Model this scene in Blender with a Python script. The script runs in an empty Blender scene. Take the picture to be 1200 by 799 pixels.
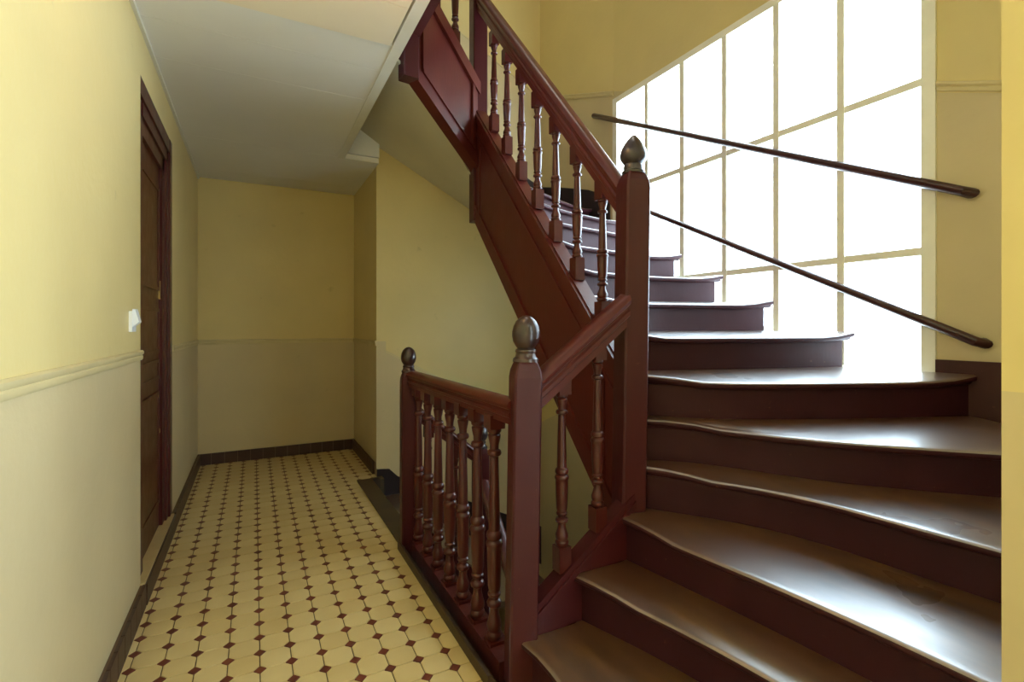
import bpy, bmesh, math, random
from mathutils import Vector, Matrix

# ------------------------------------------------------------------ units
S = 0.105            # one floor tile (m); every coordinate below is in tiles
R = 1.655            # stair riser
EYE = 11.845
YAW = math.radians(27.64)
random.seed(7)
scene = bpy.context.scene
col = scene.collection

# ------------------------------------------------------------------ camera
cd = bpy.data.cameras.new('camera'); cam = bpy.data.objects.new('camera', cd); col.objects.link(cam)
cd.sensor_width = 36; cd.lens = 577.2/1200*36; cd.clip_start = 0.02
cd.shift_y = -17.6/1200
cam.location = (0, 0, EYE*S); cam.rotation_euler = (math.pi/2, 0, -YAW)
scene.camera = cam

# ------------------------------------------------------------------ daylight
w = bpy.data.worlds.new('sky'); scene.world = w; w.use_nodes = True
bg = w.node_tree.nodes['Background']
bg.inputs[0].default_value = (0.66, 0.83, 1.0, 1); bg.inputs[1].default_value = 18.5

def area(name, loc, rot, sx, sy, power, color, portal=False):
    l = bpy.data.lights.new(name, 'AREA'); l.shape = 'RECTANGLE'; l.size = sx*S; l.size_y = sy*S
    l.energy = power; l.color = color
    if portal: l.cycles.is_portal = True
    o = bpy.data.objects.new(name, l); col.objects.link(o)
    o.location = Vector(loc)*S; o.rotation_euler = rot
    return o
WX = 25.3                                    # window wall
WY0, WY1, WZ0, WZ1 = 10.436, 30.49, 7.82, 29.45
WYM = WY0+(WY1-WY0)*4/6                       # unseen infill added below the stairs starts here, to cut the light under them
area('window_portal', (WX+1.7, (WY0+WY1)/2, (WZ0+WZ1)/2), (0, math.radians(90), 0), 22.5, 21, 1, (1, 1, 1), True)
# daylight also enters by an unseen glazed door, added to brighten the near left wall
area('upper_stair_fill', (15, 22, 57.5), (0, 0, 0), 9, 9, 16, (1.0, 0.94, 0.82))  # dim area light added at the stairwell top, no lamp stands for it
area('courtyard_portal', (13.9, -2.5, 11.5), (0, math.radians(90), 0), 23, 9.6, 1, (1, 1, 1), True)

scene.view_settings.view_transform = 'Standard'; scene.view_settings.look = 'None'
scene.view_settings.gamma = 1; scene.view_settings.exposure = -0.12
scene.view_settings.use_curve_mapping = False

# ------------------------------------------------------------------ materials
def lin(r, g, b):
    f = lambda c: (c/255/12.92) if c/255 <= 0.04045 else ((c/255+0.055)/1.055)**2.4
    return (f(r), f(g), f(b), 1)

class NT:
    def __init__(s, name):
        s.m = bpy.data.materials.new(name); s.m.use_nodes = True
        s.t = s.m.node_tree; s.b = s.t.nodes['Principled BSDF']
    def n(s, typ, **kw):
        x = s.t.nodes.new(typ)
        for k, v in kw.items(): setattr(x, k, v)
        return x
    def l(s, a, b): s.t.links.new(a, b)
    def math(s, op, a, b=None):
        x = s.n('ShaderNodeMath', operation=op)
        for i, v in enumerate((a, b)):
            if v is None: continue
            if isinstance(v, (int, float)): x.inputs[i].default_value = v
            else: s.l(v, x.inputs[i])
        return x.outputs[0]
    def mix(s, fac, a, b):
        x = s.n('ShaderNodeMix', data_type='RGBA')
        if isinstance(fac, (int, float)): x.inputs[0].default_value = fac
        else: s.l(fac, x.inputs[0])
        for i, v in ((6, a), (7, b)):
            if isinstance(v, tuple): x.inputs[i].default_value = v
            else: s.l(v, x.inputs[i])
        return x.outputs[2]
    def noise(s, scale, detail=3, coord='Object', stretch=None):
        if coord == 'World':
            src = s.n('ShaderNodeNewGeometry').outputs['Position']
        else:
            src = s.n('ShaderNodeTexCoord').outputs[coord]
        if stretch:
            mp = s.n('ShaderNodeMapping'); mp.inputs['Scale'].default_value = stretch
            s.l(src, mp.inputs[0]); src = mp.outputs[0]
        x = s.n('ShaderNodeTexNoise'); x.inputs['Scale'].default_value = scale; x.inputs['Detail'].default_value = detail
        s.l(src, x.inputs['Vector'])
        return x.outputs['Fac']
    def ramp(s, v, lo, hi):
        x = s.n('ShaderNodeMapRange'); x.inputs[1].default_value = lo; x.inputs[2].default_value = hi
        s.l(v, x.inputs[0]); return x.outputs[0]
    def bump(s, h, strength, dist):
        x = s.n('ShaderNodeBump'); x.inputs['Strength'].default_value = strength; x.inputs['Distance'].default_value = dist
        s.l(h, x.inputs['Height']); s.l(x.outputs[0], s.b.inputs['Normal'])

def simple(name, rgb, rough=0.5, var=0.0, vscale=8, bump=0.0, bscale=60, coat=0.0, metallic=0.0, spec=0.5):
    k = NT(name); c = lin(*rgb)
    k.b.inputs['Roughness'].default_value = rough; k.b.inputs['Metallic'].default_value = metallic
    k.b.inputs['Coat Weight'].default_value = coat; k.b.inputs['Coat Roughness'].default_value = 0.15
    k.b.inputs['Specular IOR Level'].default_value = spec
    if var:
        d = tuple(v*(1-var) for v in c[:3])+(1,)
        k.l(k.mix(k.ramp(k.noise(vscale, 4), 0.35, 0.65), d, c), k.b.inputs['Base Color'])
    else: k.b.inputs['Base Color'].default_value = c
    if bump: k.bump(k.noise(bscale, 3), bump, 0.01)
    return k.m

UP = (226, 205, 143); LOW = (212, 193, 149)
def wall_mat(name, bounds, up=UP, low=LOW):
    """two-tone painted plaster; bounds = list of (ax, ay, az, c, is_up): where ax*x+ay*y+az*z > c the tone becomes is_up"""
    k = NT(name); k.b.inputs['Roughness'].default_value = 0.42; k.b.inputs['Specular IOR Level'].default_value = 0.35
    p = k.n('ShaderNodeSeparateXYZ'); k.l(k.n('ShaderNodeNewGeometry').outputs['Position'], p.inputs[0])
    def tone(rgb, dark):
        c = lin(*rgb); d = tuple(v*dark for v in c[:3])+(1,)
        return k.mix(k.ramp(k.noise(2.2, 5, 'World'), 0.3, 0.7), d, c)
    cu, cl = tone(up, 0.93), tone(low, 0.91)
    cur = cl
    for ax, ay, az, c, is_up in bounds:
        v = k.math('ADD', k.math('ADD', k.math('MULTIPLY', p.outputs[0], ax), k.math('MULTIPLY', p.outputs[1], ay)), k.math('MULTIPLY', p.outputs[2], az))
        f = k.math('GREATER_THAN', v, c*S)
        cur = k.mix(f, cur, cu if is_up else cl)
    # scattered scuffs
    sc = k.ramp(k.noise(9, 6, 'World'), 0.70, 0.78)
    cur = k.mix(k.math('MULTIPLY', sc, 0.22), cur, lin(150, 132, 92))
    k.l(cur, k.b.inputs['Base Color'])
    k.bump(k.noise(28, 4, 'World'), 0.12, 0.012)
    return k.m

RAIL_Z = 10.62
M = {}
M['wall'] = wall_mat('painted_plaster_two_tone', [(0, 0, 1, RAIL_Z, True)])
M['wall_stair_back'] = wall_mat('painted_plaster_stair_back', [(0.52, 0, 1, 14.6, True), (0.52, 0, 1, 31.9, False), (0.47, 0, 1, 44.4, True)])
M['wall_window'] = wall_mat('painted_plaster_window_wall', [(0, -0.425, 1, 17.35, True)])
M['wall_stair_far'] = wall_mat('painted_plaster_stair_far', [(0, 0.5, 1, 22.6, True), (0, -0.3, 1, 6.5, False), (0, -0.3, 1, 20.9, True)])
M['trim_yellow'] = simple('chair_rail_paint', (214, 196, 146), 0.4, 0.06)
M['ceil'] = simple('ceiling_panel_white', (234, 230, 222), 0.75, 0.05, 1.5)
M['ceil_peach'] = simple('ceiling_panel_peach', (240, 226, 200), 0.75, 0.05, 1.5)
M['ceil_edge'] = simple('ceiling_edge_strip', (224, 220, 206), 0.6, 0.04)
M['soffit'] = simple('stair_soffit_plaster', (226, 217, 192), 0.75, 0.07, 2.0, 0.1, 20)
M['slab_white'] = simple('slab_edge_white', (238, 238, 234), 0.7, 0.03)

def painted_wood(name, rgb, rough, coat, worn=0.35, spec=0.3):
    k = NT(name); c = lin(*rgb)
    d = tuple(v*0.80 for v in c[:3])+(1,)
    base = k.mix(k.ramp(k.noise(9, 5, 'World', (1, 1, 0.25)), 0.3, 0.72), d, c)
    wear = k.ramp(k.noise(46, 6, 'World'), 0.70, 0.76)
    base = k.mix(k.math('MULTIPLY', wear, worn), base, lin(120, 82, 58))
    k.l(base, k.b.inputs['Base Color'])
    rv = k.n('ShaderNodeMapRange'); rv.inputs[3].default_value = rough*0.8; rv.inputs[4].default_value = rough*1.35
    k.l(k.noise(14, 4, 'World'), rv.inputs[0]); k.l(rv.outputs[0], k.b.inputs['Roughness'])
    k.b.inputs['Coat Weight'].default_value = coat; k.b.inputs['Coat Roughness'].default_value = 0.18
    k.b.inputs['Specular IOR Level'].default_value = spec
    k.bump(k.noise(90, 3, 'World', (1, 1, 0.15)), 0.06, 0.01)
    return k.m
M['oxblood'] = painted_wood('oxblood_gloss_paint', (88, 32, 26), 0.36, 0.25)
M['maroon'] = painted_wood('maroon_newel_paint', (72, 22, 26), 0.42, 0.1)
M['riser'] = painted_wood('dark_maroon_riser_paint', (58, 21, 27), 0.5, 0.0, 0.45, 0.2)
M['baluster'] = painted_wood('varnished_baluster', (78, 28, 22), 0.3, 0.35, 0.0)
M['finial'] = simple('worn_dark_varnished_finial', (62, 34, 30), 0.3, 0.5, 12, 0.05, 20, 0.4)
M['wallbar'] = painted_wood('dark_handrail_varnish', (66, 34, 30), 0.3, 0.5)
M['skirt'] = painted_wood('dark_skirting_paint', (74, 40, 36), 0.5, 0.0)
M['skirt_black'] = simple('black_brown_skirting', (42, 28, 32), 0.5, 0.2)

def tread_mat():
    k = NT('worn_waxed_tread_wood')
    g = k.noise(5, 5, 'World', (5, 1, 1)); g2 = k.noise(2.6, 4, 'World')
    a = k.mix(k.ramp(g, 0.3, 0.7), lin(56, 36, 18), lin(108, 72, 32))
    a = k.mix(k.ramp(g2, 0.42, 0.62), a, lin(86, 53, 30))
    k.l(a, k.b.inputs['Base Color'])
    rv = k.n('ShaderNodeMapRange'); rv.inputs[3].default_value = 0.22; rv.inputs[4].default_value = 0.38
    k.l(g2, rv.inputs[0]); k.l(rv.outputs[0], k.b.inputs['Roughness'])
    k.b.inputs['Specular IOR Level'].default_value = 0.9
    k.b.inputs['Coat Weight'].default_value = 1.0; k.b.inputs['Coat Roughness'].default_value = 0.31; k.b.inputs['Coat IOR'].default_value = 2.3
    k.bump(k.noise(60, 3, 'World', (1, 1, 1)), 0.05, 0.006)
    return k.m
M['tread'] = tread_mat()

def tile_mat(name, rgb, dark, rough):
    k = NT(name)
    oi = k.n('ShaderNodeObjectInfo'); c = lin(*rgb); d = lin(*dark)
    f = k.math('ADD', k.math('MULTIPLY', oi.outputs['Random'], 0.55), k.math('MULTIPLY', k.ramp(k.noise(6, 4, 'World'), 0.3, 0.7), 0.45))
    k.l(k.mix(f, c, d), k.b.inputs['Base Color'])
    k.b.inputs['Roughness'].default_value = rough
    k.bump(k.noise(25, 3, 'World'), 0.05, 0.01)
    return k.m
M['octagon'] = tile_mat('cream_octagon_tile', (224, 203, 148), (208, 182, 124), 0.38)
M['cabochon'] = tile_mat('red_brown_inset_tile', (122, 62, 44), (96, 46, 34), 0.42)
M['grout'] = simple('dark_grout', (84, 72, 50), 0.8, 0.2, 20)
M['base_tile'] = tile_mat('dark_brown_base_tile', (72, 46, 36), (58, 36, 30), 0.42)
M['base_joint'] = simple('baseboard_joint', (112, 92, 74), 0.8)
M['kerb'] = simple('worn_dark_kerb_wood', (70, 52, 34), 0.5, 0.35, 6, 0.1, 30)
M['ledge'] = painted_wood('ledge_paint', (84, 36, 32), 0.4, 0.15)
M['door'] = painted_wood('varnished_dark_door', (78, 31, 19), 0.38, 0.25)
M['door_frame'] = painted_wood('oxblood_door_casing', (74, 22, 22), 0.36, 0.3)
M['stone'] = simple('worn_beige_threshold_stone', (196, 172, 122), 0.6, 0.12, 10)
M['brass'] = simple('brass_lock', (190, 160, 100), 0.35, metallic=1.0)
M['white_plastic'] = simple('white_plastic', (236, 238, 240), 0.35)
M['frame_cream'] = simple('cream_window_paint', (250, 246, 228), 0.45, 0.06)

def glass_mat():
    k = NT('slightly_frosted_window_glass')
    tr = k.n('ShaderNodeBsdfTransparent'); tr.inputs[0].default_value = (0.97, 0.985, 0.98, 1)
    tl = k.n('ShaderNodeBsdfTranslucent'); tl.inputs[0].default_value = (0.93, 0.96, 0.95, 1)
    gl = k.n('ShaderNodeBsdfGlossy'); gl.inputs['Roughness'].default_value = 0.12
    m1 = k.n('ShaderNodeMixShader'); k.l(k.ramp(k.noise(7, 5, 'World'), 0.2, 0.8), m1.inputs[0])
    mr = k.n('ShaderNodeMapRange'); mr.inputs[3].default_value = 0.22; mr.inputs[4].default_value = 0.34
    k.l(k.noise(7, 5, 'World'), mr.inputs[0]); k.l(mr.outputs[0], m1.inputs[0])
    k.l(tr.outputs[0], m1.inputs[1]); k.l(tl.outputs[0], m1.inputs[2])
    m2 = k.n('ShaderNodeMixShader'); m2.inputs[0].default_value = 0.05
    k.l(m1.outputs[0], m2.inputs[1]); k.l(gl.outputs[0], m2.inputs[2])
    out = k.t.nodes['Material Output']; k.l(m2.outputs[0], out.inputs['Surface'])
    return k.m
M['glass'] = glass_mat()

# ------------------------------------------------------------------ mesh helpers (tile units)
def poly(bm, pts): return bm.faces.new([bm.verts.new(p) for p in pts])
def box(bm, a, b):
    x0, y0, z0 = a; x1, y1, z1 = b
    v = [bm.verts.new(p) for p in ((x0,y0,z0),(x1,y0,z0),(x1,y1,z0),(x0,y1,z0),(x0,y0,z1),(x1,y0,z1),(x1,y1,z1),(x0,y1,z1))]
    for f in ((0,3,2,1),(4,5,6,7),(0,1,5,4),(1,2,6,5),(2,3,7,6),(3,0,4,7)): bm.faces.new([v[i] for i in f])
def prism(bm, pts, d):
    """polygon pts (3D, planar) extruded by vector d"""
    d = Vector(d); a = [bm.verts.new(p) for p in pts]; b = [bm.verts.new(Vector(p)+d) for p in pts]
    bm.faces.new(a); bm.faces.new(b[::-1]); n = len(pts)
    for i in range(n): bm.faces.new((a[i], b[i], b[(i+1) % n], a[(i+1) % n]))
def grid(bm, rows, close=False):
    vs = [[bm.verts.new(p) for p in r] for r in rows]
    for a, b in zip(vs, vs[1:]):
        n = len(a)
        for i in range(n if close else n-1): bm.faces.new((a[i], a[(i+1) % n], b[(i+1) % n], b[i]))
    return vs
def sweep(bm, profile, pts, up=Vector((0, 0, 1))):
    """closed profile [(side, up)] swept along pts, capped; mitred at corners"""
    pts = [Vector(p) for p in pts]; rows = []
    for i, p in enumerate(pts):
        d0 = (p-pts[i-1]).normalized() if i else None
        d1 = (pts[i+1]-p).normalized() if i < len(pts)-1 else None
        d = ((d0 or d1)+(d1 or d0)).normalized()
        side = d.cross(up).normalized(); u = side.cross(d).normalized()
        k = 1.0
        if d0 and d1: k = 1/max(0.5, d.dot(d1))
        rows.append([p+side*s*k+u*h for s, h in profile])
    vs = grid(bm, rows, True)
    bm.faces.new(vs[0][::-1]); bm.faces.new(vs[-1])
def vsweep(bm, profile, a, b):
    """profile (side, vertical) swept from a to b with plumb ends"""
    a, b = Vector(a), Vector(b); d = b-a; side = Vector((d.x, d.y, 0)).normalized().cross(Vector((0, 0, 1)))
    vs = grid(bm, [[p+side*s+Vector((0, 0, h)) for s, h in profile] for p in (a, b)], True)
    bm.faces.new(vs[0][::-1]); bm.faces.new(vs[-1])
def lathe(bm, prof, seg=14, c=(0, 0, 0), cap=True):
    c = Vector(c)
    vs = grid(bm, [[c+Vector((r*math.cos(2*math.pi*i/seg), r*math.sin(2*math.pi*i/seg), z)) for i in range(seg)] for r, z in prof], True)
    if cap: bm.faces.new(vs[0][::-1]); bm.faces.new(vs[-1])
def circle(r, n=10): return [(r*math.cos(2*math.pi*i/n), r*math.sin(2*math.pi*i/n)) for i in range(n)]

def mesh(name, bm, mat, smooth=False, origin=(0, 0, 0), bevel=0):
    if bevel:
        bmesh.ops.bevel(bm, geom=[e for e in bm.edges if len(e.link_faces) == 2 and e.calc_face_angle(0) > 0.5], offset=bevel, segments=2, affect='EDGES', profile=0.6)
    bmesh.ops.recalc_face_normals(bm, faces=bm.faces)
    o = Vector(origin)
    for v in bm.verts: v.co = (v.co-o)*S
    me = bpy.data.meshes.new(name); bm.to_mesh(me); bm.free(); me.materials.append(mat)
    if smooth:
        me.polygons.foreach_set('use_smooth', [True]*len(me.polygons))
        try: me.set_sharp_from_angle(angle=math.radians(38))
        except Exception: pass
    return me
def link(name, me, parent=None, loc=(0, 0, 0), rot=(0, 0, 0)):
    o = bpy.data.objects.new(name, me); col.objects.link(o)
    o.location = Vector(loc)*S; o.rotation_euler = rot
    if parent is not None: o.parent = parent
    return o
def obj(name, bm, mat, parent=None, smooth=False, bevel=0):
    """part built in world coordinates: its parent may stand anywhere (unrotated)"""
    off = Vector((0, 0, 0)); p = parent
    while p is not None: off += p.location/S; p = p.parent
    return link(name, mesh(name, bm, mat, smooth, off, bevel), parent)
def empty(name, loc):
    o = bpy.data.objects.new(name, None); col.objects.link(o); o.location = Vector(loc)*S; o.empty_display_size = 0.1
    return o
def tag(o, label, cat, group=None):
    o['label'] = label; o['category'] = cat
    if group: o['group'] = group
    return o
def struct(o, label=None):
    o['kind'] = 'structure'
    if label: o['label'] = label
    return o
def B(*boxes):
    bm = bmesh.new()
    for a, b in boxes: box(bm, a, b)
    return bm

# ------------------------------------------------------------------ layout constants
LX = -4.25                    # left wall
YB = 49.44                    # corridor end wall
JX, JY = 8.6, 39.6            # corner where the stairwell's back wall starts
CEIL = 24.5
CEX = 5.55                    # ceiling edge towards the stairwell
TOP = 58.0
LOWZ = -16.0
YBACK = -8.0                 # entrance end behind the camera
NWX, NWY = 12.5, 3.95         # near pier at the right

def project(x, y, z):
    s, c = math.sin(YAW), math.cos(YAW)
    r = x*c-y*s; d = x*s+y*c
    if d <= 0.3: return None
    return 600+577.2*r/d, 381.9-577.2*(z-EYE)/d, d

# ------------------------------------------------------------------ floor with its tiles
bm = B(((LX-1, YBACK, -1.5), (7.2, JY-0.9, -0.05)), ((LX-1, JY-0.9, -1.5), (JX+0.4, YB+0.5, -0.05)), ((7.2, YBACK, -1.5), (NWX+1, 13.6, -0.05)))
floor = struct(obj('floor', bm, M['grout']), 'cream octagon tile floor with dark red inset tiles along the corridor')
floor_rects = [(LX+0.05, YBACK+0.05, 7.05, JY-0.9), (LX+0.05, JY-0.9, JX-0.05, YB-0.05), (7.05, YBACK+0.05, 8.1, 14.0)]
def clip(pts, rect):
    x0, y0, x1, y1 = rect
    for ax, lim, sg in ((0, x0, 1), (0, x1, -1), (1, y0, 1), (1, y1, -1)):
        out = []
        for i, p in enumerate(pts):
            q = pts[(i+1) % len(pts)]
            pi, qi = (p[ax]-lim)*sg >= -1e-9, (q[ax]-lim)*sg >= -1e-9
            if pi: out.append(p)
            if pi != qi:
                t = (lim-p[ax])/(q[ax]-p[ax]); out.append((p[0]+(q[0]-p[0])*t, p[1]+(q[1]-p[1])*t))
        pts = out
        if len(pts) < 3: return []
    return pts
def parea(p): return abs(sum(p[i][0]*p[(i+1) % len(p)][1]-p[(i+1) % len(p)][0]*p[i][1] for i in range(len(p))))/2
def slab(bm, pts, z0, z1, inset=0.02):
    cx = sum(p[0] for p in pts)/len(pts); cy = sum(p[1] for p in pts)/len(pts)
    def ring(z, k): return [bm.verts.new((p[0]+(cx-p[0])*k, p[1]+(cy-p[1])*k, z)) for p in pts]
    a, b, c = ring(z0, 0), ring(z1-0.012, 0), ring(z1, inset/0.5)
    n = len(pts)
    for u, v in ((a, b), (b, c)):
        for i in range(n): bm.faces.new((u[i], u[(i+1) % n], v[(i+1) % n], v[i]))
    bm.faces.new(c)
g = 0.017; q = 0.205
OCT = [(q+g*.6, g), (1-q-g*.6, g), (1-g, q+g*.6), (1-g, 1-q-g*.6), (1-q-g*.6, 1-g), (q+g*.6, 1-g), (g, 1-q-g*.6), (g, q+g*.6)]
CAB = [(q-g*.5, 0), (0, q-g*.5), (-q+g*.5, 0), (0, -q+g*.5)]
def tile_pool(shape, size):
    pool = []
    for i in range(-8, 10):
        for j in range(-36, 31):
            x, y = 1.184+i, 20.082+j
            pts = [(x+p[0], y+p[1]) for p in shape]
            for rc in floor_rects:
                c = clip(pts, rc)
                if not c or parea(c) < 0.01: continue
                full = len(c) == len(pts) and abs(parea(c)-parea(pts)) < 1e-4
                cx = sum(p[0] for p in c)/len(c); cy = sum(p[1] for p in c)/len(c)
                pr = project(cx, cy, 0); vis = pr and 95 < pr[0] < 625 and 500 < pr[1] < 815
                # hidden behind the railing base / newels
                pool.append((0 if vis else 1, pr[2] if pr else 99, c, full, x, y))
    pool.sort(key=lambda t: (t[0], t[1]))
    return pool
for nm, shape, mat, label in (('octagonal_tile', OCT, 'octagon', 'cream octagonal floor tiles'), ('inset_tile', CAB, 'cabochon', 'small dark red inset tiles')):
    pool = tile_pool(shape, 1)
    b0 = bmesh.new(); slab(b0, shape, -0.06, 0); shared = mesh(nm, b0, M[mat])
    rest = bmesh.new()
    for k, (hid, d, c, full, x, y) in enumerate(pool):
        if k < 300 and not hid:
            if full: link(nm, shared, floor, (x, y, random.uniform(-0.004, 0.004)))
            else:
                b1 = bmesh.new(); slab(b1, c, -0.06, 0); obj(nm, b1, M[mat], floor)
        else: slab(rest, c, -0.06, 0)
    o = obj(nm+'s_beyond', rest, M[mat], floor); o['kind'] = 'stuff'

# ------------------------------------------------------------------ walls
DY0, DY1 = 25.7, 34.6         # door recess
bm = B(((LX-2, YBACK-1, LOWZ), (LX, DY0, CEIL+1)), ((LX-2, DY1, LOWZ), (LX, YB+1, CEIL+1)), ((LX-2, DY0, 22.45), (LX, DY1, CEIL+1)), ((LX-2, DY0, -1), (LX-0.9, DY1, 22.5)))
wall_left = struct(obj('wall_left', bm, M['wall']), 'long yellow and beige painted plaster wall of the corridor with the door')
wall_back = struct(obj('wall_back', B(((LX-2, YB, -1), (JX+2, YB+2, CEIL+1))), M['wall']), 'shaded yellow end wall of the tiled corridor')
wall_corner = struct(obj('wall_corridor_right', B(((JX, JY, LOWZ), (JX+0.75, YB+1, 29.8))), M['wall']), 'short yellow return wall at the right of the corridor end')
FX, FY = 23.7, 39.6
bm = bmesh.new(); prism(bm, [(JX+0.75, JY, LOWZ), (FX+1, JY, LOWZ), (FX+1, JY, TOP), (JX+0.75, JY, TOP)], (0, 1.5, 0))
box(bm, (LX-2, JY, 29.8), (JX+0.75, JY+1.5, TOP))
wall_sb = struct(obj('wall_stairwell_back', bm, M['wall_stair_back']), 'tall yellow back wall of the stairwell')
bm = bmesh.new(); prism(bm, [(WX, WY1+0.4, LOWZ), (FX, FY+0.05, LOWZ), (FX+3, FY+1, LOWZ), (WX+1.6, WY1+0.4, LOWZ)], (0, 0, TOP-LOWZ))
wall_sf = struct(obj('wall_stairwell_corner', bm, M['wall_stair_far']), 'slightly angled yellow wall between window and back corner of the stairwell')
YN = NWY-1.4
bm = B(((WX, YN, LOWZ), (WX+1.6, WY0-0.0, TOP)), ((WX, WY1, LOWZ), (WX+1.6, WY1+0.45, TOP)), ((WX, WY0, LOWZ), (WX+1.6, WY1, WZ0)), ((WX, WY0, WZ1), (WX+1.6, WY1, TOP)), ((WX+0.3, WYM, WZ0), (WX+1.6, WY1, 15.04)), ((WX, WYM+0.2, WZ0), (WX+0.3, WY1, 14.85)))  # last two boxes: the added infill that blocks window light under the stairs
wall_right = struct(obj('wall_right', bm, M['wall_window']), 'yellow stairwell wall that holds the big window')
EY0, EY1, EZ = -7.0, 2.8, 23.0  # opening added out of view, sized for the daylight it lets in
wall_near = struct(obj('wall_pier', B(((NWX, YBACK, -1), (NWX+1.2, EY0, TOP)), ((NWX, EY1, -1), (NWX+1.2, NWY, TOP)), ((NWX, EY0, EZ), (NWX+1.2, EY1, TOP)), ((NWX+1.21, YN, LOWZ), (WX+0.0, NWY, TOP))), M['wall']), 'yellow end of the partition wall cut off by the right edge of the photo')
struct(obj('wall_entrance', B(((LX-2, YBACK-1, -1), (NWX+1.2, YBACK, CEIL+1))), M['wall']), 'plain wall at the street end behind the viewer')
d2 = struct(empty('door_2', (NWX+0.6, (EY0+EY1)/2, 0)), 'unseen glazed door added in the partition wall beside the viewer')
ym = (EY0+EY1)/2; xa, xb = NWX+0.4, NWX+0.8
obj('frame', B(((xa, EY0, 0), (xb, EY0+0.4, EZ)), ((xa, EY1-0.4, 0), (xb, EY1, EZ)), ((xa, ym-0.25, 0), (xb, ym+0.25, EZ)), ((xa, EY0, 0), (xb, EY1, 1.5)), ((xa, EY0, EZ-0.4), (xb, EY1, EZ))), M['door_frame'], d2, bevel=0.03)
for ya, yb in ((EY0+0.3, ym-0.15), (ym+0.15, EY1-0.3)): obj('pane', B(((xa+0.18, ya, 1.4), (xa+0.22, yb, EZ-0.3))), M['glass'], d2)
# upper storey shell (stairwell goes on upwards)
struct(obj('wall_upper_left', B(((LX-2, YBACK-1, CEIL+1), (LX, JY+1.5, TOP))), M['wall_stair_back']), 'yellow wall of the floor above')
struct(obj('wall_upper_near', B(((LX-2, YN-0.2, CEIL+1.05), (NWX, NWY, TOP))), M['wall_stair_back']), 'yellow near wall of the floor above')
struct(obj('ceiling_stairwell', B(((LX-2, YN, TOP), (WX+2, JY+2, TOP+1))), M['ceil']), 'white ceiling at the top of the stairwell')
struct(obj('floor_basement', B(((7, YN, LOWZ-1), (WX+1, JY+1, LOWZ))), M['grout']), 'dark cellar floor at the foot of the stairs going down')
struct(obj('wall_cellar', B(((6.4, 14.4, LOWZ), (7.2, JY, -1.5)), ((6.4, 13.4, LOWZ), (NWX+1, 14.0, -1.5)), ((NWX, YN, LOWZ), (NWX+1.2, 14, -1.5))), M['wall']), 'cellar stair wall under the corridor edge')

# ------------------------------------------------------------------ ceiling over the corridor
ceiling = struct(obj('ceiling', B(((LX-1, YBACK-1, CEIL+0.45), (CEX, YB+1, 28.0)), ((CEX, 38.8, CEIL+0.45), (JX+0.05, YB+1, 27.9)), ((CEX, YBACK-1, CEIL+0.5), (NWX+1.2, NWY, CEIL+1.5))), M['slab_white']), 'pale panelled corridor ceiling')
ys = [YBACK, 8.0, 19.2, 22.15, 24.75, 28.25, 38.8, 46.4, YB]
for i, (a, b) in enumerate(zip(ys, ys[1:])):
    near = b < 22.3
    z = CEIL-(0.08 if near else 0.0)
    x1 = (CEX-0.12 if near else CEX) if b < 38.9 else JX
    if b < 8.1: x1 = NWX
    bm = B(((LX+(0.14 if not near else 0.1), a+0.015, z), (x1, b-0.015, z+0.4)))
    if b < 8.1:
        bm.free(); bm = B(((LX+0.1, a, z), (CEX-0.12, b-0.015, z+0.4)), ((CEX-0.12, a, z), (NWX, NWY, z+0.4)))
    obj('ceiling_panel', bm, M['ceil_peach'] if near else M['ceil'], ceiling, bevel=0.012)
# pale edge strips along the stair opening
t = struct(obj('trim_1', B(((CEX, 4.0, CEIL-0.04), (CEX+0.5, 38.8, CEIL+1.0))), M['ceil_edge']), 'pale strip edging the corridor ceiling at the stair opening')
t = struct(obj('trim_2', B(((CEX, 38.74, CEIL-0.03), (JX, 38.86, CEIL+0.02))), M['ceil_edge']), 'short pale strip edging the ceiling notch')
struct(obj('trim_3', B(((LX, YBACK, CEIL-0.16), (LX+0.14, YB, CEIL+0.1))), M['ceil_edge']), 'thin moulding where left wall meets the ceiling')
struct(obj('floor_landing_above', B(((LX, 3.9, 28.0), (7.9, 26.4, 28.9)), ((LX, 26.4, 28.0), (5.55, JY, 28.9))), M['slab_white']), 'slab of the landing on the floor above')

# ------------------------------------------------------------------ chair rails and baseboards
CR = [(0, -0.2), (0.10, -0.2), (0.16, -0.13), (0.16, -0.04), (0.11, 0.0), (0.20, 0.08), (0.20, 0.16), (0.12, 0.21), (0, 0.21)]
def chair_rail(name, a, b, flip, label):
    bm = bmesh.new(); vsweep(bm, [(s*(-0.65 if flip else 0.65), h) for s, h in CR], a, b)
    return struct(obj(name, bm, M['trim_yellow'], smooth=True), label)
Z0 = RAIL_Z
chair_rail('trim_4', (LX, YBACK, Z0), (LX, DY0-0.02, Z0), False, 'beige chair rail on the near left wall')
chair_rail('trim_5', (LX, DY1+0.02, Z0-0.1), (LX, YB, Z0-0.15), False, 'beige chair rail beyond the door')
chair_rail('trim_6', (LX, YB, Z0-0.15), (JX, YB, Z0-0.15), False, 'beige chair rail across the corridor end wall')
chair_rail('trim_7', (JX, JY, Z0-0.15), (JX, YB, Z0-0.15), True, 'beige chair rail on the return wall')
chair_rail('trim_9', (WX, NWY, 19.3), (WX, 10.0, 21.85), True, 'sloping beige rail on the wall right of the window')
chair_rail('trim_10', (WX, WY1+0.45, 30.3), (FX, FY, 33.05), True, 'sloping beige rail between window and back corner')
bm = bmesh.new(); vsweep(bm, [(0, -0.05), (0.05, -0.05), (0.05, 0.05), (0, 0.05)], (JX+0.8, JY, 40.2), (FX, JY, 33.15))
struct(obj('trim_11', bm, M['trim_yellow']), 'thin sloping rail line high on the stairwell back wall')
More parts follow.
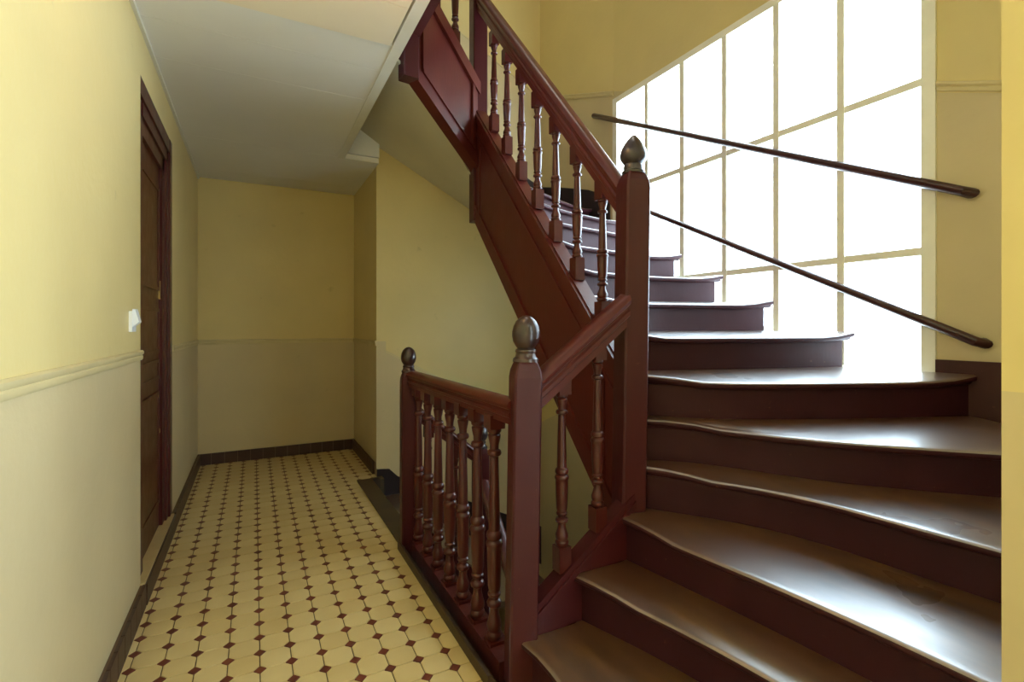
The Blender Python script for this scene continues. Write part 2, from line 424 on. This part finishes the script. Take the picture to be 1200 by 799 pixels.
bm = bmesh.new(); vsweep(bm, [(0, -0.05), (0.04, -0.05), (0.04, 0.05), (0, 0.05)], (9.3, JY, 9.86), (FX, JY, 2.3))
struct(obj('trim_12', bm, M['trim_yellow']), 'thin rail line sloping down with the cellar stairs')

def baseboard(name, a, b, nrm, label, h=0.95, step=1.0):
    a, b = Vector(a), Vector(b); d = (b-a); n = max(1, round(d.length/step)); nrm = Vector(nrm)
    L = d.length; d.normalize()
    bm = bmesh.new(); prism(bm, [a, b, b+nrm*0.12, a+nrm*0.12], (0, 0, h-0.03))
    root = struct(obj(name, bm, M['base_joint']), label)
    for k in range(n):
        p, q_ = a+d*(L*k/n+0.02)+nrm*0.1, a+d*(L*(k+1)/n-0.02)+nrm*0.1
        bm = bmesh.new(); prism(bm, [p, q_, q_+nrm*0.12, p+nrm*0.12], (0, 0, h))
        obj('baseboard_tile', bm, M['base_tile'], root, bevel=0.02)
    return root
baseboard('baseboard_left', (LX, 8.0, 0), (LX, 25.6, 0), (1, 0, 0), 'dark brown tiled baseboard along the near left wall')
baseboard('baseboard_left_far', (LX, DY1, 0), (LX, YB-0.2, 0), (1, 0, 0), 'dark brown tiled baseboard beyond the door')
baseboard('baseboard_back', (LX+0.02, YB, 0), (JX, YB, 0), (0, -1, 0), 'dark brown tiled baseboard of the corridor end wall')
baseboard('baseboard_right', (JX, 40.0, 0), (JX, YB-0.2, 0), (-1, 0, 0), 'dark brown tiled baseboard of the return wall')

# ------------------------------------------------------------------ window
win = struct(empty('window_1', (WX+0.1, (WY0+WY1)/2, WZ0)), 'tall bright window of many white panes in thin cream bars above the treads')
x0, x1 = WX-0.12, WX+0.3
f = 0.34
bm = B(((x0, WY0-0.42, WZ0-f), (x1, WY0+0.08, WZ1+f)), ((x0, WY1-0.08, WZ0-f), (x1, WY1+0.42, WZ1+f)), ((x0, WY0, WZ0-f), (x1, WY1, WZ0+0.1)), ((x0, WY0, WZ1-0.1), (x1, WY1, WZ1+f)))
obj('frame', bm, M['frame_cream'], win, bevel=0.03)
pw = (WY1-WY0)/6; zs = [WZ0, 15.04, 22.26, WZ1]
for k in range(1, 6):
    y = WY0+pw*k; hw = 0.17 if k != 4 else 0.2
    obj('mullion', B(((x0+0.02, y-hw, WZ0), (x1-0.02, y+hw, WZ1))), M['frame_cream'], win, bevel=0.04)
for z in zs[1:3]:
    obj('transom', B(((x0+0.05, WY0, z-0.17), (x1-0.05, WY1, z+0.17))), M['frame_cream'], win, bevel=0.04)
for k in range(6):
    for a, b in zip(zs, zs[1:]):
        if k > 3 and a < 10: continue
        obj('pane', B(((WX+0.12, WY0+pw*k+0.05, a+0.05), (WX+0.16, WY0+pw*(k+1)-0.05, b-0.05))), M['glass'], win)

# ------------------------------------------------------------------ door in the left wall
door = struct(empty('door_1', (LX-0.3, (DY0+DY1)/2, 0)), 'dark panelled flat door with oxblood casing in the left wall')
cx0, cx1 = LX-0.9, LX+0.02
obj('casing', B(((cx0, DY0, 1.0), (LX-0.12, DY0+1.2, 22.45)), ((cx0, DY1-0.75, 0.9), (cx1, DY1, 22.45)), ((cx0, DY0, 21.7), (cx1-0.02, DY1, 22.45))), M['door_frame'], door, bevel=0.04)
obj('casing', B(((cx0, DY1-1.3, 1.0), (LX-0.08, DY1-0.75, 21.7)), ((cx0, DY0+1.0, 21.1), (LX-0.08, DY1-0.75, 21.7))), M['door_frame'], door, bevel=0.05)
obj('casing', B(((cx0, DY1-1.95, 1.0), (LX-0.18, DY1-1.3, 21.1)), ((cx0, DY0+1.0, 20.4), (LX-0.18, DY1-1.3, 21.1))), M['door_frame'], door, bevel=0.05)
lx = LX-0.34
ly0, ly1 = DY0+1.2, DY1-1.95
leaf = obj('leaf', B(((cx0+0.1, ly0, 1.0), (lx, ly1, 20.4))), M['door'], door)
for (a, b) in ((2.6, 8.2), (9.2, 9.9), (10.6, 12.6), (13.9, 19.0)):
    bm = B(((lx-0.02, ly0+0.7, a), (lx+0.05, ly1-0.7, b)))
    obj('panel', bm, M['door'], leaf, bevel=0.025)
    bm = B(((lx-0.02, ly0+0.5, b), (lx+0.1, ly1-0.5, b+0.18)), ((lx-0.02, ly0+0.5, a-0.18), (lx+0.1, ly1-0.5, a)), ((lx-0.02, ly0+0.5, a), (lx+0.1, ly0+0.7, b)), ((lx-0.02, ly1-0.7, a), (lx+0.1, ly1-0.5, b)))
    obj('panel_moulding', bm, M['door'], leaf, bevel=0.03)
bm = bmesh.new(); lathe(bm, [(0.0, 0), (0.12, 0.0), (0.13, 0.08), (0.0, 0.1)], 10, cap=False)
lock = mesh('lock', bm, M['brass'], True)
o = link('lock', lock, door, (lx-(LX-0.3)+0.01, ly1-0.35-(DY0+DY1)/2, 6.2), (0, math.pi/2, 0)); o['label'] = 'small brass door lock'
obj('hinge', B(((lx, ly1-0.12, 13.3), (lx+0.08, ly1+0.05, 14.3))), M['brass'], door, bevel=0.02)
th = obj('threshold', B(((cx0, DY0-0.1, 0.0), (LX+0.16, DY1-0.25, 1.0))), M['stone'], door, bevel=0.05); th['label'] = 'worn beige stone threshold'
obj('threshold_tile', B(((LX+0.1, DY0, 0.0), (LX+0.24, DY1-0.05, 0.9))), M['base_tile'], door, bevel=0.02)

# light switch
sw = tag(empty('light_switch', (LX, 23.85, 11.6)), 'small white light switch on the left wall beside the door', 'switch')
obj('switch_plate', B(((LX, 23.5, 11.62), (LX+0.1, 24.25, 12.42))), M['white_plastic'], sw, bevel=0.03)
bm = bmesh.new(); prism(bm, [(LX+0.09, 23.6, 11.8), (LX+0.30, 23.6, 12.0), (LX+0.18, 23.6, 12.5), (LX+0.09, 23.6, 12.5)], (0, 0.5, 0))
obj('switch_rocker', bm, M['white_plastic'], sw, bevel=0.02)

# ------------------------------------------------------------------ staircase: dancing steps round the tall newel
NOS = {
 1: [(7.62, 13.95), (7.8, 12.6), (7.95, 8), (8.0, 3.2)],
 2: [(9.72, 13.95), (10.75, 10.8), (11.4, 7.3), (11.6, 3.2)],
 3: [(11.72, 13.95), (12.45, 9.5), (12.78, 6.7), (12.95, 3.9)],
 4: [(12.85, 13.95), (14.75, 11.25), (15.55, 9.15), (15.85, 6.9), (16.1, 4.9), (16.2, 3.9)],
 5: [(13.0, 14.5), (14.4, 13.5), (15.5, 11.8), (16.65, 9.75), (18.15, 7.95), (19.8, 6.25), (22.2, 3.9)],
 6: [(13.0, 15.3), (13.7, 14.7), (15.9, 12.6), (20.1, 10.5), (25.0, 8.6)],
 7: [(13.0, 16.3), (15.0, 15.7), (19.5, 14.3), (24.75, 12.9)],
 8: [(13.0, 17.7), (14.9, 18.1), (18.0, 18.7), (21.5, 18.1), (24.7, 16.9)],
 9: [(13.0, 20.2), (16.9, 20.65), (19.7, 21.0), (24.7, 20.1)],
 10: [(13.0, 21.7), (16.0, 22.45), (18.9, 23.0), (22.0, 23.5), (24.7, 23.3)],
 11: [(13.0, 23.6), (15.9, 24.35), (17.8, 24.85), (20.6, 25.4), (24.7, 26.3)],
 12: [(13.0, 24.7), (14.3, 25.5), (16.0, 26.5), (17.9, 27.4), (20.0, 28.0), (22.4, 28.5), (24.7, 29.0)],
 13: [(13.0, 26.6), (14.6, 27.75), (17.0, 29.15), (20.1, 30.8), (22.0, 31.7), (24.7, 32.9)],
 14: [(13.0, 28.6), (15.2, 30.9), (18.2, 33.8), (23.3, 38.6)],
 15: [(12.7, 29.7), (13.6, 32), (15.3, 35.5), (17.4, 39.5)],
 16: [(10.9, 29.0), (11.4, 33), (11.9, 36), (12.5, 39.5)],
 17: [(8.6, 27.3), (8.8, 31), (8.9, 35), (9.1, 39.5)],
 18: [(5.6, 26.8), (5.6, 31), (5.6, 35), (5.6, 39.5)],
}
def resample(pts, n):
    # Catmull-Rom through the points, evenly sampled in parameter of arc length
    P = [Vector((p[0], p[1])) for p in pts]; P = [P[0]*2-P[1]]+P+[P[-1]*2-P[-2]]
    fine = []
    for i in range(1, len(P)-2):
        for k in range(12):
            t_ = k/12; a, b, c, d = P[i-1], P[i], P[i+1], P[i+2]
            fine.append(0.5*((2*b)+(c-a)*t_+(2*a-5*b+4*c-d)*t_*t_+(3*b-3*c+d-a)*t_**3))
    fine.append(P[-2]); acc = [0]
    for a, b in zip(fine, fine[1:]): acc.append(acc[-1]+(b-a).length)
    out = []; j = 0
    for k in range(n):
        s_ = acc[-1]*k/(n-1)
        while j < len(acc)-2 and acc[j+1] < s_: j += 1
        t_ = (s_-acc[j])/max(1e-9, acc[j+1]-acc[j]); out.append(fine[j].lerp(fine[j+1], min(1, max(0, t_))))
    return out
NS = 15
CUR = {n: resample(p, NS) for n, p in NOS.items()}
def fronts(n):
    c = CUR[n]; out = []
    for i in range(NS):
        d = (c[min(i+1, NS-1)]-c[max(i-1, 0)]).normalized()
        nrm = Vector((d.y, -d.x))
        mid = CUR[min(n+1, 18)][i]-c[i]
        if nrm.dot(mid) > 0: nrm = -nrm
        out.append(nrm)
    return out
stairs = tag(empty('staircase', (12.0, 10.0, 0)), 'winding wooden staircase of worn brown treads climbing past the window', 'staircase')
T = 0.3
for n in range(1, 18):
    z = n*R; c, fr, nx = CUR[n], fronts(n), CUR[n+1]; fx = fronts(n+1) if n < 17 else [Vector((1, 0))]*NS
    rows = []
    for i in range(NS):
        t_ = i/(NS-1); sag = -0.23*min(1.0, t_/0.22)**2*(1 if t_ < 0.9 or n < 6 else max(0, (1-t_)/0.1))   # hollowed by wear towards the front
        p, q_, nb = c[i], nx[i], fr[i]
        back = q_-fx[i]*0.5
        w_ = 0.13
        fr0 = p-nb*w_*1.3
        prof = [(back, z)]+[(q_.lerp(fr0, u_), z+sag*u_**1.35) for u_ in (0.0, 0.2, 0.4, 0.6, 0.8, 0.95)]
        for a in (90, 60, 30, 0, -30, -60, -90):
            a = math.radians(a); prof.append((p+nb*(w_*math.cos(a)-w_), z-w_+w_*math.sin(a)+sag))
        prof += [(p-nb*0.2, z-0.27+sag), (p-nb*0.24, z-0.36+sag*0.5), (p-nb*0.36, z-0.42), (back, z-0.36)]
        rows.append([(a.x, a.y, b) for a, b in prof])
    bm = bmesh.new(); vs = grid(bm, rows, True); bm.faces.new(vs[0][::-1]); bm.faces.new(vs[-1])
    o = obj('tread', bm, M['tread'], stairs, smooth=True); o.data.materials.append(M['riser'])
    for pf in o.data.polygons:                     # the rounded front edge is painted like the risers
        if pf.normal.z < 0.55 and pf.area < 0.02: pf.material_index = 1
    bm = bmesh.new(); rows = []
    last = 1.0 if n < 7 or n > 12 else 0.972
    for i in range(NS):
        t_ = min(i/(NS-1), last)*(NS-1); j = min(int(t_), NS-2); u = t_-j
        p = c[j].lerp(c[j+1], u); nb = fr[j].lerp(fr[j+1], u).normalized()
        a, b = p-nb*0.34, p-nb*0.54
        rows.append([(a.x, a.y, z-0.38), (a.x, a.y, (n-1)*R-0.05), (b.x, b.y, (n-1)*R-0.05), (b.x, b.y, z-0.38)])
    vs = grid(bm, rows, True); bm.faces.new(vs[0][::-1]); bm.faces.new(vs[-1])
    obj('riser', bm, M['riser'], stairs, smooth=True)

# soffit under the winding flight
def lerp3(a, b, t): return tuple(a[i]+(b[i]-a[i])*t for i in range(3))
inner = [(12.75, 14.6, 3.3), (12.75, 21.5, 10.9), (12.75, 28.6, 18.5), (12.6, 29.0, 20.9), (12.2, 29.3, 21.7), (10.0, 27.4, 23.4), (7.6, 25.9, 25.2), (5.6, 25.7, 26.6)]
outer = [(25.2, 6.5, 6.6), (25.2, 18.5, 12.0), (25.2, 30.5, 16.9), (23.65, 39.5, 18.4), (20.0, 39.55, 20.4), (16.5, 39.55, 22.0), (8.7, 39.55, 26.05), (5.6, 39.5, 27.9)]
def sub(pl, k=4):
    out = []
    for a, b in zip(pl, pl[1:]): out += [lerp3(a, b, i/k) for i in range(k)]
    return out+[pl[-1]]
bm = bmesh.new(); A, Bq = sub(inner), sub(outer)
grid(bm, [[lerp3(a, b, i/8) for i in range(9)]+[tuple(Vector(lerp3(a, b, i/8))+Vector((0, 0, 0.15))) for i in range(8, -1, -1)] for a, b in zip(A, Bq)], True)
obj('soffit', bm, M['soffit'], stairs, smooth=True)['label'] = 'beige plaster soffit under the upper flight'

# strings (the panelled side boards)
def board_x(name, x0_, x1_, prof, parent, mat, bevel=0.02):
    bm = bmesh.new(); prism(bm, [(x0_, y, z) for y, z in prof], (x1_-x0_, 0, 0)); return obj(name, bm, mat, parent, bevel=bevel)
tB = lambda y: 11.39+(y-15.73)*1.091
bB = lambda y: 6.07+(y-17.16)*1.07
y0, y1 = 14.7, 28.7
strB = board_x('string', 12.42, 13.05, [(y0, bB(y0)), (y1, bB(y1)), (y1, tB(y1)), (y0, tB(y0))], stairs, M['oxblood'])
def band(f0, f1, xo, ya=y0, yb=y1):
    board_x('moulding', xo, 12.5, [(ya, f0(ya)), (yb, f0(yb)), (yb, f1(yb)), (ya, f1(ya))], strB, M['oxblood'], 0.03)
band(lambda y: tB(y)-0.42, lambda y: tB(y)+0.03, 12.22)
band(lambda y: tB(y)-0.62, lambda y: tB(y)-0.42, 12.30)
band(lambda y: tB(y)-1.55, lambda y: tB(y)-1.32, 12.33)
band(lambda y: bB(y)-0.02, lambda y: bB(y)+1.0, 12.36)
band(lambda y: bB(y)+1.0, lambda y: bB(y)+1.2, 12.30)
board_x('moulding', 12.33, 12.5, [(15.7, bB(15.7)+1.1), (15.9, bB(15.9)+1.1), (15.9, tB(15.9)-1.4), (15.7, tB(15.7)-1.4)], strB, M['oxblood'], 0.03)
board_x('moulding', 12.33, 12.5, [(27.9, bB(27.9)+1.1), (28.1, bB(28.1)+1.1), (28.1, tB(28.1)-1.4), (27.9, tB(27.9)-1.4)], strB, M['oxblood'], 0.03)
# sloping cap on top of the string, carrying the balusters
bm = bmesh.new(); vsweep(bm, [(-0.34, 0.0), (0.34, 0.0), (0.34, 0.12), (-0.34, 0.12)], (12.72, y0, tB(y0)), (12.72, y1, tB(y1)))
obj('string_cap', bm, M['oxblood'], strB, bevel=0.02)

def board_y(name, ya, yb, prof, parent, mat, bevel=0.02):
    bm = bmesh.new(); prism(bm, [(x, ya, z) for x, z in prof], (0, yb-ya, 0)); return obj(name, bm, mat, parent, bevel=bevel)
tA = lambda x: 2.83+(x-8.53)*0.72
strA = board_y('string', 14.0, 14.55, [(7.7, 0.0), (12.5, 0.0), (12.5, tA(12.5)), (7.7, tA(7.7))], stairs, M['maroon'])
board_y('moulding', 13.86, 14.02, [(8.1, tA(8.1)-0.42), (12.4, tA(12.4)-0.42), (12.4, tA(12.4)-0.2), (8.1, tA(8.1)-0.2)], strA, M['maroon'], 0.04)
board_y('moulding', 13.93, 14.02, [(8.1, tA(8.1)-0.2), (12.4, tA(12.4)-0.2), (12.4, tA(12.4)+0.05), (8.1, tA(8.1)+0.05)], strA, M['maroon'], 0.03)

# upper string from the hanging post to the landing above
pa, pb = Vector((12.55, 28.85, 0)), Vector((7.35, 25.75, 0)); du = (pb-pa).normalized(); nu = Vector((du.y, -du.x, 0))
if nu.dot(-pa) < 0: nu = -nu
def ubar(name, f0, f1, out, thick, parent, ta=0.0, tb=1.0, mat='oxblood'):
    bm = bmesh.new(); a, b = pa.lerp(pb, ta), pa.lerp(pb, tb)
    Q = [a+Vector((0, 0, f0(ta))), b+Vector((0, 0, f0(tb))), b+Vector((0, 0, f1(tb))), a+Vector((0, 0, f1(ta)))]
    prism(bm, [p+nu*out for p in Q], -nu*thick); return obj(name, bm, M[mat], parent, bevel=0.03)
ub = lambda t: 21.6+3.5*t
ut = lambda t: 27.2+4.0*t
strC = ubar('string', ub, ut, 0.25, 0.6, stairs)
ubar('moulding', lambda t: ub(t)-0.02, lambda t: ub(t)+0.75, 0.36, 0.2, strC)
ubar('moulding', lambda t: ub(t)+0.75, lambda t: ub(t)+0.95, 0.46, 0.3, strC, 0.11, 0.90)
ubar('moulding', lambda t: ut(t)-0.75, lambda t: ut(t)+0.05, 0.36, 0.2, strC)
ubar('moulding', lambda t: ut(t)-0.95, lambda t: ut(t)-0.75, 0.46, 0.3, strC, 0.11, 0.90)
ubar('moulding', lambda t: ub(t)+0.9, lambda t: ut(t)-0.9, 0.42, 0.25, strC, 0.11, 0.15)
ubar('moulding', lambda t: ub(t)+0.9, lambda t: ut(t)-0.9, 0.42, 0.25, strC, 0.86, 0.90)
obj('landing_beam', B(((6.55, 4.0, 27.2), (7.8, 25.6, 29.2))), M['oxblood'], stairs, bevel=0.04)['label'] = 'oxblood beam edging the landing above'

# skirting boards of the stairs on the walls
bm = B(((WX-0.16, NWY, 4.6), (WX+0.02, 10.0, 10.45)))
obj('wall_skirting', bm, M['skirt'], stairs, bevel=0.03)
bm = bmesh.new(); pts0 = [(WX-0.02, WY1+0.75, 18.6), (FX+0.1, FY-0.4, 20.2), (FX+0.1, FY-0.4, 24.7), (24.3, 36.8, 24.15), (24.9, 33.5, 23.2), (WX-0.02, WY1+0.75, 22.2)]
prism(bm, pts0, (-0.2, -0.04, 0)); obj('wall_skirting', bm, M['skirt_black'], stairs, bevel=0.03)
bm = bmesh.new(); prism(bm, [(FX, JY-0.2, 20.2), (17, JY-0.2, 23.4), (JX, JY-0.2, 27.6), (JX, JY-0.2, 32.2), (FX, JY-0.2, 24.7)], (0, 0.19, 0)); obj('wall_skirting', bm, M['skirt_black'], stairs)

# ------------------------------------------------------------------ turned parts
def baluster_mesh(name, h, block_lo, block_hi, mat, r=0.26):
    """square blocks at the ends with a turned shaft between, h tall, base at z = 0"""
    bm = bmesh.new(); z0_, z1_ = block_lo, h-block_hi; L = z1_-z0_
    w_ = r*1.06
    if block_lo > 0.05: box(bm, (-w_, -w_, 0), (w_, w_, block_lo))
    if block_hi > 0.05: box(bm, (-w_, -w_, h-block_hi), (w_, w_, h))
    P = [(0.0, .80), (0.012, 1.02), (0.028, 1.05), (0.04, .85), (0.055, .98), (0.075, 1.0), (0.10, .78), (0.125, .62), (0.15, .60), (0.158, .92), (0.17, 1.02), (0.182, .92), (0.19, .62), (0.20, .60), (0.207, .85), (0.217, .88), (0.225, .72),
         (0.25, .84), (0.34, .94), (0.42, .98), (0.435, .98), (0.442, 1.08), (0.455, 1.12), (0.466, 1.0), (0.472, .82), (0.48, 1.02), (0.495, 1.06), (0.508, .95), (0.515, .76), (0.60, .73), (0.75, .64), (0.865, .56),
         (0.872, .86), (0.883, .95), (0.894, .86), (0.90, .58), (0.92, .60), (0.95, .78), (0.968, .86), (0.975, .70), (0.985, .92), (1.0, .92)]
    lathe(bm, [(r*b, z0_+L*a) for a, b in P], 12)
    return mesh(name, bm, M[mat], True)

HRH = [(0.27, -0.50), (0.27, -0.26), (0.35, -0.20), (0.35, -0.07), (0.28, -0.01), (0.28, 0.07), (0.38, 0.13), (0.41, 0.25), (0.34, 0.38), (0.16, 0.46)]
HR = HRH+[(-a, b) for a, b in HRH[::-1]]
def handrail(name, a, b, parent, k=1.0, vert=1.0, mat='oxblood'):
    bm = bmesh.new(); vsweep(bm, [(s*k, h*k*vert) for s, h in HR], a, b); return obj(name, bm, M[mat], parent, smooth=True)

def newel(parent, base, h, w_, rotz, finial, tilt=(0, 0), mat='maroon', finmat='finial', name='newel_post'):
    """square post with chamfered corners and shoulders, base at `base` (world, tiles)"""
    bm = bmesh.new(); a = w_/2; ch = w_*0.07
    def ring(z, s):
        a_, c_ = a*s, ch*s
        return [(a_-c_, -a_, z), (a_, -a_+c_, z), (a_, a_-c_, z), (a_-c_, a_, z), (-a_+c_, a_, z), (-a_, a_-c_, z), (-a_, -a_+c_, z), (-a_+c_, -a_, z)]
    rows = [ring(0, 1), ring(h-0.55, 1), ring(h-0.32, 0.93), ring(h-0.12, 0.78), ring(h, 0.66)]
    vs = grid(bm, rows, True); bm.faces.new(vs[0][::-1]); bm.faces.new(vs[-1])
    me = mesh(name, bm, M[mat])
    off = Vector((0, 0, 0)); p = parent
    while p is not None: off += p.location/S; p = p.parent
    o = link(name, me, parent, Vector(base)-off, (tilt[0], tilt[1], rotz))
    bm = bmesh.new()
    if finial == 'ball':
        P = [(.42, -.02), (.41, .08), (.34, .14), (.31, .26), (.34, .31), (.33, .37), (.27, .41), (.33, .48), (.41, .62), (.45, .80), (.45, .94), (.41, 1.12), (.33, 1.28), (.22, 1.39), (.11, 1.45), (0.01, 1.47)]
    elif finial == 'acorn':
        P = [(.38, 0), (.40, .08), (.33, .12), (.34, .26), (.30, .34), (.36, .40), (.45, .52), (.47, .66), (.42, .86), (.30, 1.08), (.18, 1.24), (.08, 1.34), (0.01, 1.38)]
    else: P = []
    if P:
        k = w_/0.9
        lathe(bm, [(r_*k, z_*k) for r_, z_ in P], 20)
        me = mesh('finial', bm, M[finmat], True); fo = link('finial', me, o, (0, 0, h-0.02))
        fo['label'] = 'worn dark wooden finial'
    else: bm.free()
    return o
M['finial_dark'] = simple('dark_painted_finial', (58, 44, 48), 0.3, 0.4, 30, 0.1, 40, 0.4)

# ------------------------------------------------------------------ stair railing: low newel, tall newel, hanging post
rail = tag(empty('stair_railing', (7.8, 14.3, 0)), 'oxblood stair railing with turned balusters and a tall newel, climbing beside the steps', 'railing')
newel(rail, (7.82, 14.35, -0.05), 10.75, 0.93, math.radians(-14), 'ball', (0, math.radians(1.0)))['label'] = 'starting newel with a worn egg finial'
newel(rail, (12.45, 14.45, 0.0), 17.6, 0.98, math.radians(-12), 'acorn', (0, math.radians(0.9)), finmat='finial_dark')['label'] = 'tall newel with an acorn finial'
newel(rail, (12.75, 29.0, 18.5), 20.0, 0.95, math.radians(-4), None, name='hanging_post')
newel(rail, (7.3, 25.8, 24.95), 13.0, 0.86, math.radians(8), None, name='hanging_post')
hA0, hA1 = (8.15, 14.3, 9.5), (12.2, 14.3, 12.5)
handrail('handrail', hA0, hA1, rail, 1.0, 1.25)
hz = lambda y: 17.4+(y-15.45)*1.15
handrail('handrail', (12.72, 14.8, hz(14.8)), (12.72, 28.7, hz(28.7)), rail, 0.88, 1.7)
def place(me, parent, pos, name='baluster'):
    off = Vector((0, 0, 0)); p = parent
    while p is not None: off += p.location/S; p = p.parent
    return link(name, me, parent, Vector(pos)-off)
rail_z = lambda x: hA0[2]+(x-hA0[0])*(hA1[2]-hA0[2])/(hA1[0]-hA0[0])
for x in (9.42, 10.95):
    zb = tA(x)-0.05; h = rail_z(x)-0.35-zb
    place(baluster_mesh('baluster', h, 0.85, 0.6, 'baluster', 0.225), rail, (x, 14.28, zb))
yb0 = [16.25, 18.05, 19.8, 21.5, 23.2, 24.9, 26.6]
h = hz(20)-0.6-tB(20)
meB = baluster_mesh('baluster', h, 1.0, 0.8, 'baluster', 0.225)
for y in yb0: place(meB, rail, (12.72, y, tB(y)+(hz(y)-0.6-tB(y)-h)*0.5))
# upper handrail and balusters to the landing above
uh = lambda t: ut(t)+6.6
bm = bmesh.new(); vsweep(bm, HR, pa+Vector((0, 0, uh(0))), pb+Vector((0, 0, uh(1)))); obj('handrail', bm, M['oxblood'], rail, smooth=True)
meC = baluster_mesh('baluster', 6.2, 0.8, 0.9, 'baluster', 0.225)
for t_ in (0.36, 0.66, 0.88): place(meC, rail, pa.lerp(pb, t_)+Vector((0, 0, ut(t_))))

# ------------------------------------------------------------------ landing railing along the corridor edge
lr = tag(empty('landing_railing', (7.5, 20, 0)), 'short oxblood railing of seven turned balusters beside the corridor tiles', 'railing')
obj('base_ledge', B(((7.32, 14.9, -0.3), (8.15, 26.0, 0.5))), M['ledge'], lr, bevel=0.03)
bm = bmesh.new(); vsweep(bm, [(0, -0.2), (0, 0.18), (-0.12, 0.3), (-0.2, 0.42), (-0.3, 0.42), (-0.3, -0.2)], (7.05, 14.6, 0), (7.05, 26.0, 0)); obj('base_moulding', bm, M['kerb'], lr, bevel=0.02)
newel(lr, (7.36, 26.05, -0.05), 9.45, 0.82, math.radians(-6), 'ball')
handrail('handrail', (7.76, 14.45, 9.0), (7.5, 25.7, 9.05), lr, 0.95, 0.9)
meL = baluster_mesh('baluster', 8.2, 0.14, 0.5, 'baluster', 0.275)
for y in (25.2, 23.65, 22.1, 20.55, 19.0, 17.5, 16.0): place(meL, lr, (7.66, y, 0.48))

# dark kerb board at the head of the cellar stairs
kb = tag(empty('stair_kerb', (7.4, 32, 0)), 'dark worn wooden kerb board between corridor tiles and cellar stairs', 'kerb')
obj('kerb_board', B(((6.95, 25.9, -0.3), (8.05, 38.72, 0.1))), M['kerb'], kb, bevel=0.04)
obj('kerb_end', B(((8.05, 38.6, -1.7), (JX+0.1, 39.0, 0.05))), M['kerb'], kb, bevel=0.03)

# ------------------------------------------------------------------ cellar stairs going down below
cs = tag(empty('cellar_staircase', (9, 33, -2)), 'dark stairs descending to the cellar behind the landing railing', 'staircase')
for k in range(1, 7):
    z = -k*R; x = 8.0+2.3*(k-1)
    obj('tread', B(((x, 26.9, z-0.4), (x+2.6, JY-0.2, z))), M['tread'], cs, bevel=0.05)
    obj('riser', B(((x-0.05, 26.9, z), (x+0.12, JY-0.2, z+R-(0.4 if k > 1 else 0.2)))), M['riser'], cs)
obj('quarter_landing', B(((21.8, 26.0, -7*R-0.4), (25.2, JY-0.2, -7*R))), M['tread'], cs)
for k in range(8, 10):
    z = -k*R; y = 26.0-2.3*(k-8)
    obj('tread', B(((13.2, y-2.6, z-0.4), (25.2, y, z))), M['tread'], cs)
bm = bmesh.new(); prism(bm, [(8.62, JY-0.16, -1.6), (22, JY-0.16, -9.5), (24, JY-0.16, -10.5), (24, JY-0.16, -7.0), (10.3, JY-0.16, -0.3), (9.6, JY-0.16, 0.4), (8.62, JY-0.16, 0.5)], (0, 0.15, 0))
obj('wall_skirting', bm, M['skirt_black'], cs)
dz = lambda x: 7.2-0.8*(x-7.8)
board_y('string', 26.2, 26.75, [(7.7, -2.2), (12.0, -5.6), (12.0, dz(12.0)-6.6), (7.7, dz(7.7)-6.6)], cs, M['maroon'])
cr = tag(empty('cellar_railing', (11.8, 26.3, -3)), 'dark railing running down to a lower newel behind the landing balusters', 'railing')
newel(cr, (11.75, 26.4, -9.0), 13.75, 0.85, math.radians(-6), 'ball', finmat='finial_dark')
handrail('handrail', (7.75, 26.4, dz(7.75)), (11.4, 26.4, dz(11.4)), cr, 0.9)
meD = baluster_mesh('baluster', 6.4, 0.5, 0.6, 'baluster', 0.225)
for x in (8.6, 10.2): place(meD, cr, (x, 26.45, dz(x)-6.7))
handrail('handrail', (11.75, 26.0, 2.6), (11.75, 15.0, -8.6), cr, 0.9)

# ------------------------------------------------------------------ two wall bars in front of the window
def bar(a, b, label, r=0.2):
    o = tag(empty('safety_bar', a), label, 'handrail', 'bars across the window')
    a, b = Vector(a), Vector(b); d = (b-a).normalized(); wl = Vector((0.45, 0, 0))
    bm = bmesh.new(); sweep(bm, circle(r, 12), [a+d*0.2+wl, a+d*0.06+wl*0.55, a+d*0.3, b-d*0.3, b-d*0.06+wl*0.55, b-d*0.2+wl])
    obj('rail', bm, M['wallbar'], o, smooth=True)
    return o
bar((24.85, 8.75, 17.05), (24.75, 33.0, 29.25), 'dark wooden bar crossing high in front of the window')
bar((24.85, 8.35, 11.12), (24.8, 29.6, 21.5), 'dark wooden bar crossing low in front of the window', 0.19)

# ------------------------------------------------------------------ warm ceiling lamp of the entrance (above the picture's top edge)
lamp = tag(empty('ceiling_lamp', (4.5, 14.6, CEIL-0.05)), 'warm round opal ceiling lamp of the entrance above the first steps', 'lamp')
bm = bmesh.new(); lathe(bm, [(0.9, 0), (0.9, -0.25), (0.7, -0.32)], 20, (4.5, 14.6, CEIL-0.05)); obj('lamp_base', bm, M['brass'], lamp, smooth=True)
k = NT('warm_opal_glass'); k.b.inputs['Base Color'].default_value = (0.9, 0.8, 0.6, 1); k.b.inputs['Emission Color'].default_value = (1.0, 0.56, 0.20, 1); k.b.inputs['Emission Strength'].default_value = 16
bm = bmesh.new(); lathe(bm, [(0.7, -0.32), (0.98, -0.55), (1.08, -0.95), (0.95, -1.4), (0.6, -1.72), (0.2, -1.85), (0.01, -1.86)], 20, (4.5, 14.6, CEIL-0.05)); obj('lamp_globe', bm, k.m, lamp, smooth=True)
